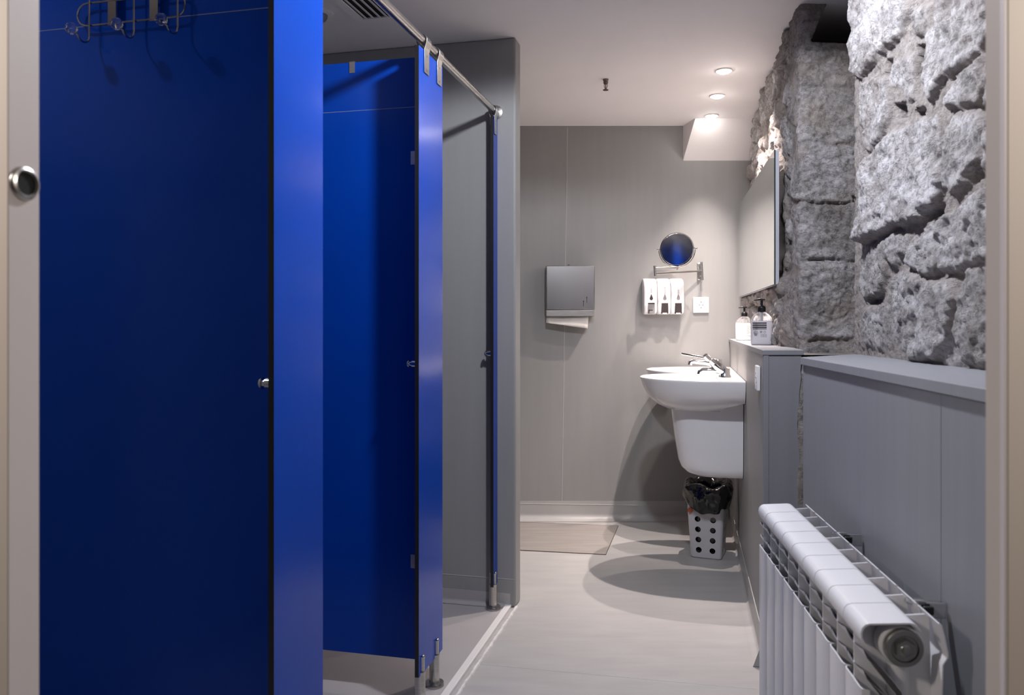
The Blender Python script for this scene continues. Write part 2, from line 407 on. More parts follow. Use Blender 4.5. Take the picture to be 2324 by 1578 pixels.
def pilaster(base, w, label, foot_ys, hang_ys, kn=True, hw=.040):
    r = thing('shower_pilaster', label, 'shower panel', base, TS, 'narrow blue panels along the shower fronts')
    p = MB(); fs = p.box((-.006, 0, .092), (.006, w, 1.894), 1)
    for f in fs:
        f.normal_update()
        if abs(f.normal.x) > .9: f.material_index = 0
    p.build('panel', [M_blue, M_core], r, smooth=False)
    feet(r, foot_ys)
    for y in hang_ys: hanger(r, y, hw)
    if kn: knob(r, .018)
    return r
P1 = Vector((stall_x(1.548), 1.548, 0)); P2 = Vector((stall_x(2.314), 2.314, 0)); P3 = Vector((stall_x(3.108), 3.108, 0))
pilaster(P1, .2008, 'bright blue narrow shower front panel nearest the doorway, full height of the photo', (.027, .150), (.059, .165))
pilaster(P2, .2100, 'blue narrow shower front panel with two steel hanger straps and two steel feet', (.027, .152), (.059, .1725))
pilaster(P3, .0590, 'slim blue shower front strip fixed against the grey stub wall', (.016,), (.021,), hw=.030)
def partition(base, label, length=.93):
    r = thing('shower_partition', label, 'shower partition', base, TS, 'wide dark blue shower partitions')
    p = MB()
    for (z0, z1) in ((.105, 1.7432), (1.7432, 1.890)):
        fs = p.box((-length, -.006, z0), (-.0075, .006, z1), 1)
        for f in fs:
            f.normal_update()
            if abs(f.normal.y) > .9: f.material_index = 0
    p.build('panel', [M_blue, M_core], r, smooth=False)
    p = MB(); p.box((-length, -.0066, 1.7424), (-.0075, .0066, 1.7440)); p.build('pale_strip', M_pale_line, r, smooth=False)  # thin pale line across both faces of the panel
    for z in (.395, 1.592):
        k = MB()
        k.prism([(-.0075, -.0075), (-.052, -.0075), (-.052, -.0060), (-.0075, -.0060)], z - .020, z + .020)
        k.prism([(-.0090, -.0075), (-.0075, -.0075), (-.0075, -.040), (-.0090, -.040)], z - .020, z + .020)
        k.build('corner_bracket', M_steel, r, bevel=.001)
    return r
Q1 = P1 + US * .100; Q2 = P2 + US * .095
part1 = partition(Q1, 'wide dark blue shower partition with the wire hook rack, nearest the doorway')
part2 = partition(Q2, 'wide dark blue partition of the second shower, gap to the floor below it')
o = MB(); o.prism([(-.52 - .009, -.0075), (-.52 + .009, -.0075), (-.52 + .009, -.0060), (-.52 - .009, -.0060)], 1.858, 1.893); o.prism([(-.529, -.0075), (-.511, -.0075), (-.511, .0075), (-.529, .0075)], 1.890, 1.8925)
# small steel clip over the top edge of the second partition
c = o.build('edge_clip', M_steel, part2, smooth=False); c.location = (.28, 0, 0)
# header rail
rail = thing('header_rail', 'round brushed steel rail running above the shower fronts to the stub wall', 'rail', (P2.x, P2.y, 1.922), TS)
ulen = (Vector((-.0624, 3.166, 0)) - P2).length
b = MB(); b.cyl((0, -1.62, 0), (0, ulen - .006, 0), .0125, n=32); b.build('tube', M_steel, rail)
b = MB(); b.lathe([(.0125, ulen - .018), (.0165, ulen - .017), (.0165, ulen - .010), (.0275, ulen - .007), (.0275, ulen - .001)], (0, 0, 0), 40, axis='Y'); b.build('wall_flange', M_steel, rail)

# ------------------------------------------------------------------ hook rack over the first partition
hk = thing('hook_rack', 'chrome wire hook rack with clear crystal knobs hung over the dark blue partition', 'hook rack', Q1, TS)
# local: x along the panel (negative = into the shower), y = -out toward the viewer
def RX(px):       # local x on the panel for a picture column
    m = ray(px); t = (-.0 - 0)
    # Q1 + x*VS : (Qx + x*vx) = m*(Qy + x*vy)
    return (m * Q1.y - Q1.x) / (VS.x - m * VS.y)
yo = -.020
def wire(name, pts, r=.0021, closed=False):
    w = MB(); w.tube(pts, r, 10, closed=closed); return w.build(name, M_rack, hk)
xl, xr = RX(192), RX(434); zb, zt = 1.738, 1.786; R = (zt - zb) / 2
loop = [(xl + R + R * math.cos(math.radians(a)), yo, (zb + zt) / 2 + R * math.sin(math.radians(a))) for a in range(90, 271, 15)]
loop += [(xr - R + R * math.cos(math.radians(a)), yo, (zb + zt) / 2 + R * math.sin(math.radians(a))) for a in range(-90, 91, 15)]
wire('wire_frame', loop, .0023, True)
for px in (218, 318, 416):
    x = RX(px) + .004
    pts = [(x, yo - .030, 1.905), (x, yo - .018, 1.900), (x, yo - .004, 1.870), (x, yo - .004, 1.780), (x, yo - .004, 1.722)]
    for a in range(0, 151, 15):
        t = math.radians(a); pts.append((x, yo - .004 - .018 * (1 - math.cos(t)), 1.714 - .018 * math.sin(t)))
    pts.append((x - .003, yo - .0450, 1.710))
    h = wire('hook', pts)
    c = MB(); c.sphere((x - .005, yo - .049, 1.715), .0125, 10, 7); c.build('crystal_knob', M_glass, h, smooth=False)
    c = MB(); c.sphere((x, yo - .040, 1.912), .0125, 10, 7); c.build('crystal_knob', M_glass, h, smooth=False)
for px in (270, 364):
    x = RX(px); w = MB()
    w.box((x - .010, yo - .0015, 1.734), (x + .010, yo, 1.8935)); w.box((x - .010, yo, 1.8920), (x + .010, .0080, 1.8935)); w.box((x - .010, .0068, 1.860), (x + .010, .0080, 1.8920))
    w.build('over_door_strap', M_strap, hk, smooth=False)

# ------------------------------------------------------------------ ceiling fittings
def downlight(loc, label):
    r = thing('downlight', label, 'ceiling light', loc, 0, 'round recessed downlights over the basins')
    t = MB(); t.lathe([(.0375, 0), (.0375, -.003), (.034, -.005), (.029, -.004), (.027, 0)], (0, 0, 0), 40, caps=False); t.build('trim_ring', M_white, r)
    t = MB(); t.lathe([(.0268, -.001), (.0262, -.006), (.021, -.011), (.011, -.0135), (.0003, -.014)], (0, 0, 0), 32, caps=False); t.build('lamp', M_emit, r)
    return r
d1 = downlight((LAMPS[0][0], LAMPS[0][1], CEIL), 'glowing recessed ceiling downlight farthest from the sloping boxing')
dup(d1, (LAMPS[1][0], LAMPS[1][1], CEIL), label='glowing recessed ceiling downlight in the middle of the row of three')
dup(d1, (LAMPS[2][0], LAMPS[2][1], CEIL), label='glowing recessed ceiling downlight next to the white sloping boxing')

sp = thing('sprinkler_head', 'small dark sprinkler head hanging from the white ceiling', 'sprinkler', (.4255, 3.69, CEIL))
b = MB(); b.lathe([(.013, 0), (.013, -.004), (.011, -.006), (.011, -.018), (.008, -.022), (.0045, -.024)], (0, 0, 0), 20); b.build('body', M_strap, sp)
b = MB(); b.cyl((0, 0, -.022), (0, 0, -.042), .0025, n=12); b.build('glass_bulb', pmat('red_bulb', (.30, .05, .03), .2), sp)
b = MB()
for s in (-1, 1): b.tube([(s * .006, 0, -.018), (s * .0075, 0, -.030), (s * .003, 0, -.043)], .0015, 8)
b.build('frame_arm', M_strap, sp)
b = MB(); b.lathe([(.003, -.040), (.004, -.044), (.0125, -.0475), (.0125, -.0500), (.002, -.0500)], (0, 0, 0), 24); b.build('deflector', M_strap, sp)

vt = thing('ceiling_vent', 'pale louvred air vent in the ceiling above the showers', 'vent', (-.563, 2.985, CEIL), TS)
# local: x to corridor 0..0.165, y 0..-0.55 toward the viewer
b = MB(); W, Ln = .165, .56; f = .030
b.box((0, -Ln, -.006), (f, 0, 0)); b.box((W - f, -Ln, -.006), (W, 0, 0)); b.box((f, -f, -.006), (W - f, 0, 0)); b.box((f, -Ln, -.006), (W - f, -Ln + f, 0))
b.build('frame', M_ceiling, vt, smooth=False)
b = MB(); b.box((f, -Ln + f, -.0008), (W - f, -f, -.0001)); b.build('duct_opening', M_hole, vt, smooth=False)
b = MB()
for i in range(4):
    x = f + .014 + i * .0265; b.loft([[(x - .0085, y, -.0012), (x + .0045, y, -.0065), (x + .0055, y, -.0055), (x - .0075, y, -.0002)] for y in (-Ln + f, -f)])
b.build('louvre_slats', M_ceiling, vt, smooth=False)
dt = thing('ceiling_sensor', 'small round white sensor dome on the ceiling behind the near blue panel', 'sensor', (-.690, 2.905, CEIL))
b = MB(); b.lathe([(.052, 0), (.052, -.003), (.046, -.006), (.031, -.007)], (0, 0, 0), 40); b.build('base_ring', M_ceiling, dt)
b = MB(); b.lathe([(.031, -.006), (.030, -.016), (.024, -.026), (.013, -.032), (.002, -.034)], (0, 0, 0), 32); b.build('dome', M_grey, dt)

# ------------------------------------------------------------------ basin wall (boxed half wall) and radiator half wall
def wall_frame(Y0): return Vector((basin_x(Y0), Y0, 0))
e0 = Vector((.805, 2.60, 0)); e1 = Vector((basin_x(BACK), BACK, 0))
b = MB(); dep = .125
q = [e0, e1, e1 + Vector((dep + .02, 0, 0)), e0 + Vector((dep, .01, 0))]
b.prism([(p.x, p.y) for p in q], 0, 1.0); struct(b.build('wall_right', M_vinyl, smooth=False))
# end panel scribed to the stones
b = MB(); edge = [(.924, 1.0), (.921, .95), (.9235, .93), (.917, .88), (.916, .83), (.911, .78), (.913, .72), (.918, .68), (.9225, .62), (.9215, .56), (.926, .5), (.927, .3), (.92, .0)]
fr = [(e0.x + .014, 2.5955, z) for z in (0, 1.0)] + [(x, 2.5955, z) for x, z in edge]
v0 = [b.bm.verts.new(p) for p in fr]; v1 = [b.bm.verts.new((x, y + .006, z)) for x, y, z in fr]
b.bm.faces.new(v0); n = len(v0)
for i in range(n): b.bm.faces.new((v0[i], v1[i], v1[(i + 1) % n], v0[(i + 1) % n]))
b.bm.faces.new(list(reversed(v1))); struct(b.build('trim_8', M_dado, smooth=False))
b = MB(); b.box((e0.x - .002, 2.5935, 0), (e0.x + .0145, 2.604, 1.0)); struct(b.build('trim_9', M_dado, smooth=False, bevel=.001))
b = MB(); q = [e0 + Vector((-.006, -.008, 0)), e1 + Vector((-.006, 0, 0)), e1 + Vector((dep + .03, 0, 0)), Vector((.930, 2.592, 0))]
b.prism([(p.x, p.y) for p in q], 1.0, 1.0155); struct(b.build('trim_10', M_dado, smooth=False, bevel=.0012))
# radiator wall
def rad_wall_x(Y): return .497 + .113 * Y
h0, h1 = Vector((rad_wall_x(.77), .77, 0)), Vector((rad_wall_x(2.017), 2.017, 0))
b = MB(); q = [h0, h1, h1 + Vector((.22, .08, 0)), h0 + Vector((.30, 0, 0))]
b.prism([(p.x, p.y) for p in q], 0, .998); struct(b.build('wall_right', M_dado, smooth=False))
b = MB(); n_ = Vector((-math.cos(TR), -math.sin(TR), 0))
q = [h0 + n_ * .007, h1 + n_ * .007 + Vector((0, .004, 0)), h1 + Vector((.235, .235, 0)), h0 + Vector((.33, 0, 0))]
b.prism([(p.x, p.y) for p in q], .998, 1.0165); struct(b.build('trim_11', M_dado, smooth=False, bevel=.0015))
b = MB(); b.prism([(p.x, p.y) for p in (h1 + n_ * .0015 + Vector((0, -.012, 0)), h1 + n_ * .0015 + Vector((0, .002, 0)), h1 + Vector((.02, .002, 0)), h1 + Vector((.02, -.012, 0)))], 0, .998); struct(b.build('trim_12', M_dado, smooth=False))
Ys = .497 / (ray(2136) - .113)
b = MB(); p = Vector((rad_wall_x(Ys), Ys, 0)); b.tube([p, p + Vector((0, 0, .998))], .0007, 6); struct(b.build('trim_13', M_dado))

# ------------------------------------------------------------------ rubble stone wall (one bent sheet)
def vnoise(x, y, seed=0):
    xi, yi = np.floor(x).astype(np.int64), np.floor(y).astype(np.int64); xf, yf = x - xi, y - yi
    def h(a, b_):
        k = (a * 374761393 + b_ * 668265263 + seed * 974634777) & 0xffffffff
        k = ((k ^ (k >> 13)) * 1274126177) & 0xffffffff
        return ((k ^ (k >> 16)) & 0xffff) / 65535.0
    u, v = xf * xf * (3 - 2 * xf), yf * yf * (3 - 2 * yf)
    return (h(xi, yi) * (1 - u) + h(xi + 1, yi) * u) * (1 - v) + (h(xi, yi + 1) * (1 - u) + h(xi + 1, yi + 1) * u) * v
def fbm(x, y, f, octv=4, seed=0, gain=.5):
    t = np.zeros_like(x); a = 1.0; s = 0
    for i in range(octv): t += a * (vnoise(x * f, y * f, seed + i) - .5); s += a; a *= gain; f *= 2.03
    return t / s
def sdf_poly(px, py, poly):
    d = np.full(px.shape, 1e9); inside = np.zeros(px.shape, bool); n = len(poly)
    for i in range(n):
        ax, ay = poly[i]; bx, by = poly[(i + 1) % n]; ex, ey = bx - ax, by - ay
        wx, wy = px - ax, py - ay; t = np.clip((wx * ex + wy * ey) / (ex * ex + ey * ey + 1e-12), 0, 1)
        d = np.minimum(d, (wx - ex * t) ** 2 + (wy - ey * t) ** 2)
        c = (ay > py) != (by > py); inside ^= c & (px < (bx - ax) * (py - ay) / (by - ay + 1e-12) + ax)
    d = np.sqrt(d); return np.where(inside, d, -d)
def near_x(Y): return .697 + .113 * Y
def far_x(Y): return .412 + .206 * Y
PATH = [Vector((near_x(.775), .775)), Vector((.95, 2.24)), Vector((1.36, 2.21)), Vector((1.37, 2.86)), Vector((1.004, 2.82)), Vector((far_x(4.56), 4.56))]
cum = [0]
for a, c in zip(PATH, PATH[1:]): cum.append(cum[-1] + (c - a).length)
S_C1, S_P2, S_P3, S_C2, S_END = cum[1:]
def near_st(px, py):       # picture point -> (s, z) on the near face
    m = ray(px); Y = .677 / (m - .113); p = at(px, py, Y); return ((p.y - .775) * 1.0064, p.z)
def reveal_st(px, py):
    p = at(px, py, 2.80); return (S_C2 - (p.x - 1.004), p.z)
def far_st(px, py):
    m = ray(px); Y = .392 / (m - .206); p = at(px, py, Y); return (S_C2 + (p.y - 2.82) * 1.021, p.z)
Z5 = .5702
def Z(pts, f): return [f(1650 + x * Z5, y * Z5) for x, y in pts]
NEAR = [
 ([(496,-60),(690,-60),(712,40),(690,110),(650,170),(590,232),(525,300),(500,285)], .050, .72),
 ([(722,70),(765,15),(800,35),(800,90),(765,128),(726,112)], .035, .35),
 ([(860,60),(880,-60),(1040,-60),(1035,110),(1000,200),(930,262),(870,300),(850,200)], .05, .7),
 ([(642,262),(690,212),(733,200),(738,390),(700,412),(688,350),(640,340)], .034, .75),
 ([(742,165),(768,165),(770,325),(742,335)], .004, .2),  # shadowed slot between stones, its shade put into the tone
 ([(778,118),(855,85),(852,285),(806,400),(775,330)], .030, .6),
 ([(522,312),(636,300),(632,470),(600,560),(552,606),(525,560),(512,430)], .034, .65),
 ([(648,420),(690,420),(700,490),(655,480)], .022, .4),
 ([(740,440),(776,430),(778,465),(740,490)], .022, .4),
 ([(532,650),(580,600),(650,520),(770,475),(828,452),(845,600),(846,720),(815,830),(765,880),(660,905),(590,945),(530,960)], .050, .85),
 ([(852,570),(900,470),(985,440),(1010,480),(1003,640),(960,720),(895,775),(858,740)], .042, .55),
 ([(872,392),(930,300),(1000,222),(1010,285),(985,400),(930,432),(870,430)], .046, .6),
 ([(1008,300),(1060,180),(1100,200),(1090,380),(1012,402)], .045, .6),
 ([(1020,470),(1100,400),(1110,640),(1010,680)], .042, .7),
 ([(528,975),(590,955),(622,1005),(618,1090),(600,1165),(545,1215),(514,1130)], .034, .5),
 ([(610,955),(660,935),(712,945),(712,1010),(655,1065),(612,1010)], .038, .6),
 ([(722,960),(800,890),(850,940),(842,1070),(800,1100),(735,1080),(708,1050)], .040, .75),
 ([(858,880),(960,805),(1110,700),(1110,1020),(1040,1042),(935,1082),(872,1080),(836,1000)], .052, .72),
 ([(640,1105),(700,1092),(800,1115),(900,1110),(922,1180),(902,1300),(838,1440),(745,1432),(685,1352),(655,1230)], .050, .62),
 ([(925,1180),(962,1075),(1110,1050),(1110,1430),(1000,1450),(942,1440),(912,1310)], .044, .45),
 ([(532,1232),(632,1205),(662,1345),(610,1392),(540,1362)], .028, .55),
 ([(848,1325),(898,1302),(930,1435),(880,1465),(842,1440)], .030, .3),
 ([(945,1300),(1000,1345),(1015,1380),(960,1430),(935,1390)], .050, .5),
]
REVEAL = [
 ([(286,190),(330,172),(430,190),(640,215),(640,330),(400,335),(300,330),(282,260)], .030, .60),
 ([(286,345),(400,340),(640,352),(640,560),(400,566),(300,556),(284,470)], .026, .34),
 ([(298,582),(360,570),(640,575),(640,765),(420,775),(345,765),(300,742)], .034, .78),
 ([(292,800),(340,786),(460,792),(640,800),(640,1030),(430,1032),(310,1024),(288,930)], .028, .36),
 ([(304,1058),(350,1042),(640,1048),(640,1345),(430,1348),(330,1345),(300,1290)], .034, .85),
 ([(306,1372),(420,1362),(640,1366),(640,1420),(306,1420)], .022, .40),
]
FAR = [   # quoins at the corner
 ([(236,30),(270,20),(284,160),(262,250),(232,240)], .030, .3),
 ([(225,270),(276,260),(284,440),(258,500),(226,470)], .034, .45),
 ([(216,520),(272,510),(290,760),(262,800),(214,760)], .036, .55),
 ([(236,830),(288,800),(290,1030),(272,1062),(236,1050)], .040, .62),
 ([(204,860),(230,850),(232,1070),(206,1050)], .030, .4),
 ([(220,1120),(290,1075),(302,1300),(286,1345),(218,1310)], .036, .6),
 ([(205,455),(230,450),(232,510),(207,520)], .030, .25),
]
def build_stone():
    def seg(a, c, st): return list(np.arange(a, c, st))
    s_vals = seg(0, .62, .009) + seg(.62, S_C1 + .06, .0042) + seg(S_C1 + .06, S_C2 - .30, .02) + seg(S_C2 - .30, S_C2 + .42, .005) + seg(S_C2 + .42, S_END, .011) + [S_END]
    s = np.array(s_vals); z = np.arange(.985, CEIL + .02, .0044)
    # smooth path
    fine = np.linspace(0, S_END, 1600); fx = np.interp(fine, cum, [p.x for p in PATH]); fy = np.interp(fine, cum, [p.y for p in PATH])
    k = np.hanning(19); k /= k.sum()
    def sm(a): return np.convolve(np.pad(a, 9, mode='reflect', reflect_type='odd'), k, 'valid')
    fx, fy = sm(fx), sm(fy); tx, ty = np.gradient(fx, fine), np.gradient(fy, fine); ln = np.hypot(tx, ty) + 1e-9
    X, Y = np.interp(s, fine, fx), np.interp(s, fine, fy)
    nx, ny = np.interp(s, fine, -ty / ln), np.interp(s, fine, tx / ln); l2 = np.hypot(nx, ny); nx /= l2; ny /= l2
    Sg, Zg = np.meshgrid(s, z, indexing='ij')
    ws = Sg + .026 * fbm(Sg, Zg, 10, 4, 11, .5); wz = Zg + .026 * fbm(Sg, Zg, 10, 4, 23, .5)
    H = np.full(Sg.shape, 0.0); mask = np.zeros(Sg.shape); tint = np.full(Sg.shape, .5); warm = np.full(Sg.shape, .15)
    stones = [(Z(p, near_st), h * .66, t) for p, h, t in NEAR] + [(Z(p, reveal_st), h * .8, t) for p, h, t in REVEAL] + [(Z(p, far_st), h * .4, t) for p, h, t in FAR]
    r = np.random.RandomState(5); best = np.full(Sg.shape, -1e9)
    # cobbles for what the hand-drawn stones leave open
    cells = []
    for i in range(60):
        for j in range(14):
            cs = i * .105 + (.05 if j % 2 else 0) + r.uniform(-.03, .03); cz = .96 + j * .10 + r.uniform(-.025, .025)
            if 0 < cs < S_C2 + .02 and not (S_C1 + .06 < cs < S_P3): continue
            if S_C2 + .02 <= cs < S_C2 + .16: continue
            w, hh = r.uniform(.036, .062), r.uniform(.030, .055); na = r.randint(6, 9); ph = r.uniform(0, 6)
            poly = [(cs + w * r.uniform(.8, 1.15) * math.cos(ph + 2 * math.pi * q / na), cz + hh * r.uniform(.8, 1.15) * math.sin(ph + 2 * math.pi * q / na)) for q in range(na)]
            cells.append((poly, r.uniform(.018, .036), r.uniform(.25, .9)))
    for kk, (poly, h, t) in enumerate(stones + cells):
        P = np.array(poly); lo, hi = P.min(0) - .06, P.max(0) + .06
        i0, i1 = np.searchsorted(s, lo[0]), np.searchsorted(s, hi[0]); j0, j1 = np.searchsorted(z, lo[1]), np.searchsorted(z, hi[1])
        if i1 <= i0 or j1 <= j0: continue
        sl = (slice(i0, i1), slice(j0, j1)); d = sdf_poly(ws[sl], wz[sl], poly)
        fall = .019 if h > .015 else .010
        q = np.clip((d + .006) / fall, 0, 1); dome = np.sqrt(np.clip(1 - (1 - q) ** 2, 0, 1))
        gs, gz = (Sg[sl] - P[:, 0].mean()), (Zg[sl] - P[:, 1].mean())
        tilt = r.uniform(-.07, .07) * gs + r.uniform(-.10, .06) * gz
        rid = np.abs(fbm(Sg[sl] + .02 * fbm(Sg[sl], Zg[sl], 20, 2, kk), Zg[sl] * 1.25, 11, 4, 140 + kk, .6))
        hh = dome * (h + tilt + .020 * fbm(Sg[sl], Zg[sl], 10, 5, 40 + kk, .6) - .034 * rid - .016 * np.abs(fbm(Sg[sl], Zg[sl], 31, 3, 190 + kk, .6)) + .011 * fbm(Sg[sl], Zg[sl], 48, 4, 90 + kk, .65))
        up = d > best[sl]
        H[sl] = np.where(q > 0, np.maximum(H[sl], hh), H[sl])
        mask[sl] = np.maximum(mask[sl], np.clip((d + .004) / .014, 0, 1))
        tint[sl] = np.where(up, t, tint[sl]); best[sl] = np.maximum(best[sl], d)
    # open pits between the near stones
    for poly, dpt in (([(742,165),(768,165),(772,325),(742,335)], .034), ([(645,420),(692,418),(700,492),(655,482)], .030), ([(735,440),(778,428),(780,470),(738,492)], .026), ([(612,240),(640,232),(640,300),(608,290)], .026), ([(770,840),(840,812),(835,850),(780,885)], .030), ([(950,690),(1000,625),(1005,700),(962,726)], .036), ([(540,1195),(600,1170),(590,1205),(545,1225)], .024)):
        d = sdf_poly(ws, wz, Z(poly, near_st)); q = np.clip((d + .004) / .012, 0, 1); H -= dpt * q * q * (3 - 2 * q)
    mort = .012 + .018 * fbm(Sg, Zg, 14, 4, 3) + .014 * fbm(Sg, Zg, 70, 3, 5, .7)
    H = np.where((H > mort) | (H < -.004), H, mort * .6 + H * .4)
    H += .006 * fbm(Sg, Zg, 95, 3, 77, .7)
    # the wall swells a little below the mirror
    H += .030 * np.clip((Sg - S_C2 - .10) / .12, 0, 1) * np.clip((1.30 - Zg) / .06, 0, 1)
    # warmer stones behind the mirror
    warm = np.where(Sg > S_C2 + .12, .95, np.where(Sg > S_P3, .75, .2))
    # dark pocket above the reveal stones
    t = np.clip((Zg - 2.078) / .008, 0, 1) * np.clip((Sg - (S_P3 - .05)) / .05, 0, 1) * np.clip(((S_C2 - .030 - .45 * np.clip(Zg - 2.078, 0, 1)) - Sg) / .012, 0, 1)
    H = H * (1 - t) - .34 * t
    # keep the concave, unseen corners calm
    calm = np.clip(np.minimum(np.abs(Sg - S_P2), np.abs(Sg - S_P3)) / .08, 0, 1); H = np.where(t > 0, H, H * calm)
    co = np.stack([X[:, None] + nx[:, None] * H, Y[:, None] + ny[:, None] * H, Zg], -1).reshape(-1, 3)
    n, mm = Sg.shape; idx = np.arange(n * mm).reshape(n, mm)
    f = np.stack([idx[:-1, :-1], idx[:-1, 1:], idx[1:, 1:], idx[1:, :-1]], -1).reshape(-1, 4)
    me = bpy.data.meshes.new('wall_right'); me.vertices.add(len(co)); me.vertices.foreach_set('co', co.astype(np.float32).ravel())
    me.loops.add(f.size); me.loops.foreach_set('vertex_index', f.ravel().astype(np.int32)); me.polygons.add(len(f))
    me.polygons.foreach_set('loop_start', np.arange(0, f.size, 4, dtype=np.int32)); me.polygons.foreach_set('loop_total', np.full(len(f), 4, np.int32))
    me.update(calc_edges=True); me.validate()
    ca = me.color_attributes.new('stone', 'FLOAT_COLOR', 'POINT')
    col = np.stack([1 - mask, tint, warm, np.ones_like(mask)], -1).reshape(-1); ca.data.foreach_set('color', col.astype(np.float32))
    me.materials.append(M_stone); me.shade_smooth()
    o = bpy.data.objects.new('wall_right', me); C.objects.link(o); struct(o)
    # low stones in the gap between the two half walls
    n, mm = 70, 150; us = np.linspace(.906, 1.30, n); zs = np.linspace(0, .995, mm); U, W = np.meshgrid(us, zs, indexing='ij')
    hgt = .030 * fbm(U, W, 9, 5, 61) + .02 * np.abs(fbm(U, W, 5, 3, 8)); hgt = hgt * 1.0
    P = [[(float(U[i, j]), 2.598 - float(hgt[i, j]) + max(0.0, .912 - float(U[i, j])) * 3 , float(W[i, j])) for j in range(mm)] for i in range(n)]
    g = MB(); g.grid(P); g.grid([[(x, y, 1.0) for y in (2.60, 2.86)] for x in (.935, 1.36)])
    me2 = g.build('wall_right', M_stone, fix=False); struct(me2)
    ca = me2.data.color_attributes.new('stone', 'FLOAT_COLOR', 'POINT')
    cc = np.tile(np.array([.45, .5, .8, 1], np.float32), len(me2.data.vertices)); ca.data.foreach_set('color', cc)
build_stone()

# ------------------------------------------------------------------ wall mirror
mr = thing('wall_mirror', 'large rectangular frameless mirror on the stone wall above the basins', 'mirror', (.974, 3.02, 1.247), -math.atan(.189))
b = MB(); LM = 1.512; b.box((.0, 0, 0), (.0045, LM, .500)); b.build('glass_pane', [M_gedge, M_mirror], mr, smooth=False)
for f in mr.children[0].data.polygons: f.material_index = 1 if f.normal.x < -.9 else 0
b = MB(); b.box((.0048, .002, .000), (.0175, LM, .498)); b.build('backing_board', M_alu, mr, smooth=False)
b = MB(); b.box((.0178, .12, .06), (.06, .16, .44)); b.build('wall_bracket', M_steel, mr, smooth=False)
b = MB(); b.box((.0178, LM - .2, .06), (.06, LM - .16, .44)); b.build('wall_bracket', M_steel, mr, smooth=False)

# ------------------------------------------------------------------ wash basins
def dring(W, F, z, n=48, y0=0.0, p=2.3, straight=.30):
    """D-shaped outline: flat back on y0, straight sides, rounded front; local y = out from the wall"""
    pts = []; ys = y0 + (F - y0) * straight
    pts.append((-W, y0, z))
    for i in range(n + 1):
        a = math.pi * (1 - i / n); c, s = math.cos(a), math.sin(a)
        pts.append((W * math.copysign(abs(c) ** (2 / p), c), ys + (F - ys) * abs(s) ** (2 / p), z))
    pts.append((W, y0, z)); return pts
def basin(Yc, label, F=.445):
    base = Vector((basin_x(Yc), Yc, 0)) - VV * .002
    r = thing('wash_basin', label, 'basin', base, math.pi / 2 + TV, 'white wash basins on the basin wall')
    zr = .862; b = MB()
    outer = [(.100, .255, .716), (.125, .300, .719), (.165, .335, .728), (.205, .368, .745), (.238, .396, .768), (.258, .416, .795), (.270, .431, .826), (.275, .440, .852), (.275, .4435, .858), (.273, .4425, .862)]
    rings = [dring(w, f, z, y0=(.0 if z > .765 else .06 + (.765 - z) * .9)) for w, f, z in outer]
    # rim inwards, then the bowl
    inner = [(.258, .429, .862), (.250, .422, .858), (.238, .410, .838), (.215, .388, .805), (.175, .350, .775), (.11, .31, .757), (.03, .265, .752)]
    for w, f, z in inner:
        y0 = .105 if z < .861 else .012
        rings.append(dring(w, f, z, y0=y0 + (.862 - z) * .55, straight=.12))
    b.loft(rings); b.build('bowl', M_cer, r, ang=60)
    b = MB(); b.box((-.250, 0, .800), (.250, .03, .8612)); b.build('back_rim', M_cer, r, bevel=.008, seg=3)
    b = MB()
    prof = [(.085, .150, .4300), (.105, .205, .4335), (.118, .240, .446), (.126, .262, .468), (.130, .274, .50), (.133, .290, .60), (.136, .302, .70), (.138, .309, .755)]
    b.loft([dring(w, f, z, straight=.45, p=2.8) for w, f, z in prof]); b.build('half_pedestal', M_cer, r, ang=60)
    b = MB(); b.lathe([(.026, .7535), (.026, .7555), (.020, .7565), (.004, .7550)], (0, .25, 0), 28); b.build('drain', M_chrome, r)
    return r
bs1 = basin(3.60, 'white ceramic wash basin nearer the doorway, its tap with two faceted knobs')
bs2 = basin(4.20, 'white ceramic wash basin next to the back wall, mostly behind the near one', .432)
def tap_near(root):
    b = MB(); b.lathe([(.027, .862), (.027, .868), (.023, .874), (.021, .90)], (0, .070, 0), 28)
    b.tube([(0, .066, .880), (0, .088, .898), (0, .112, .918), (0, .130, .934)], [.021, .022, .020, .015], 20)
    t = b.build('tap_body', M_chrome, root)
    b = MB(); b.tube([(0, .075, .884), (0, .12, .893), (0, .165, .892), (0, .178, .884), (0, .180, .874)], [.014, .0125, .012, .0115, .011], 18); b.build('spout', M_chrome, t)
    for s in (-1, 1):
        b = MB(); p0 = Vector((s * .018, .118, .923)); dr = Vector((s * .35, .68, .64)).normalized()
        b.cyl(p0, p0 + dr * .030, .007, n=14); b.build('stem', M_chrome, t)
        b = MB(); b.tube([p0 + dr * .026, p0 + dr * .031, p0 + dr * .050, p0 + dr * .056], [.009, .0135, .0135, .009], 6); b.build('faceted_knob', M_chrome, t, smooth=False)
def tap_far(root):
    b = MB(); b.lathe([(.026, .862), (.026, .868), (.022, .874), (.021, .905), (.018, .915)], (0, .075, 0), 28); t = b.build('tap_body', M_chrome, root)
    b = MB(); b.tube([(0, .075, .885), (0, .14, .900), (0, .20, .905), (0, .215, .900), (0, .218, .885)], [.016, .014, .013, .0125, .012], 18); b.build('spout', M_chrome, t)
    b = MB(); b.loft([[(-.013, .07, .905), (.013, .07, .905), (.013, .07, .920), (-.013, .07, .920)], [(-.011, .16, .920), (.011, .16, .920), (.011, .16, .932), (-.011, .16, .932)], [(-.008, .262, .938), (.008, .262, .938), (.008, .262, .950), (-.008, .262, .950)]]); b.build('lever', M_chrome, t, bevel=.003)
tap_near(bs1); tap_far(bs2)

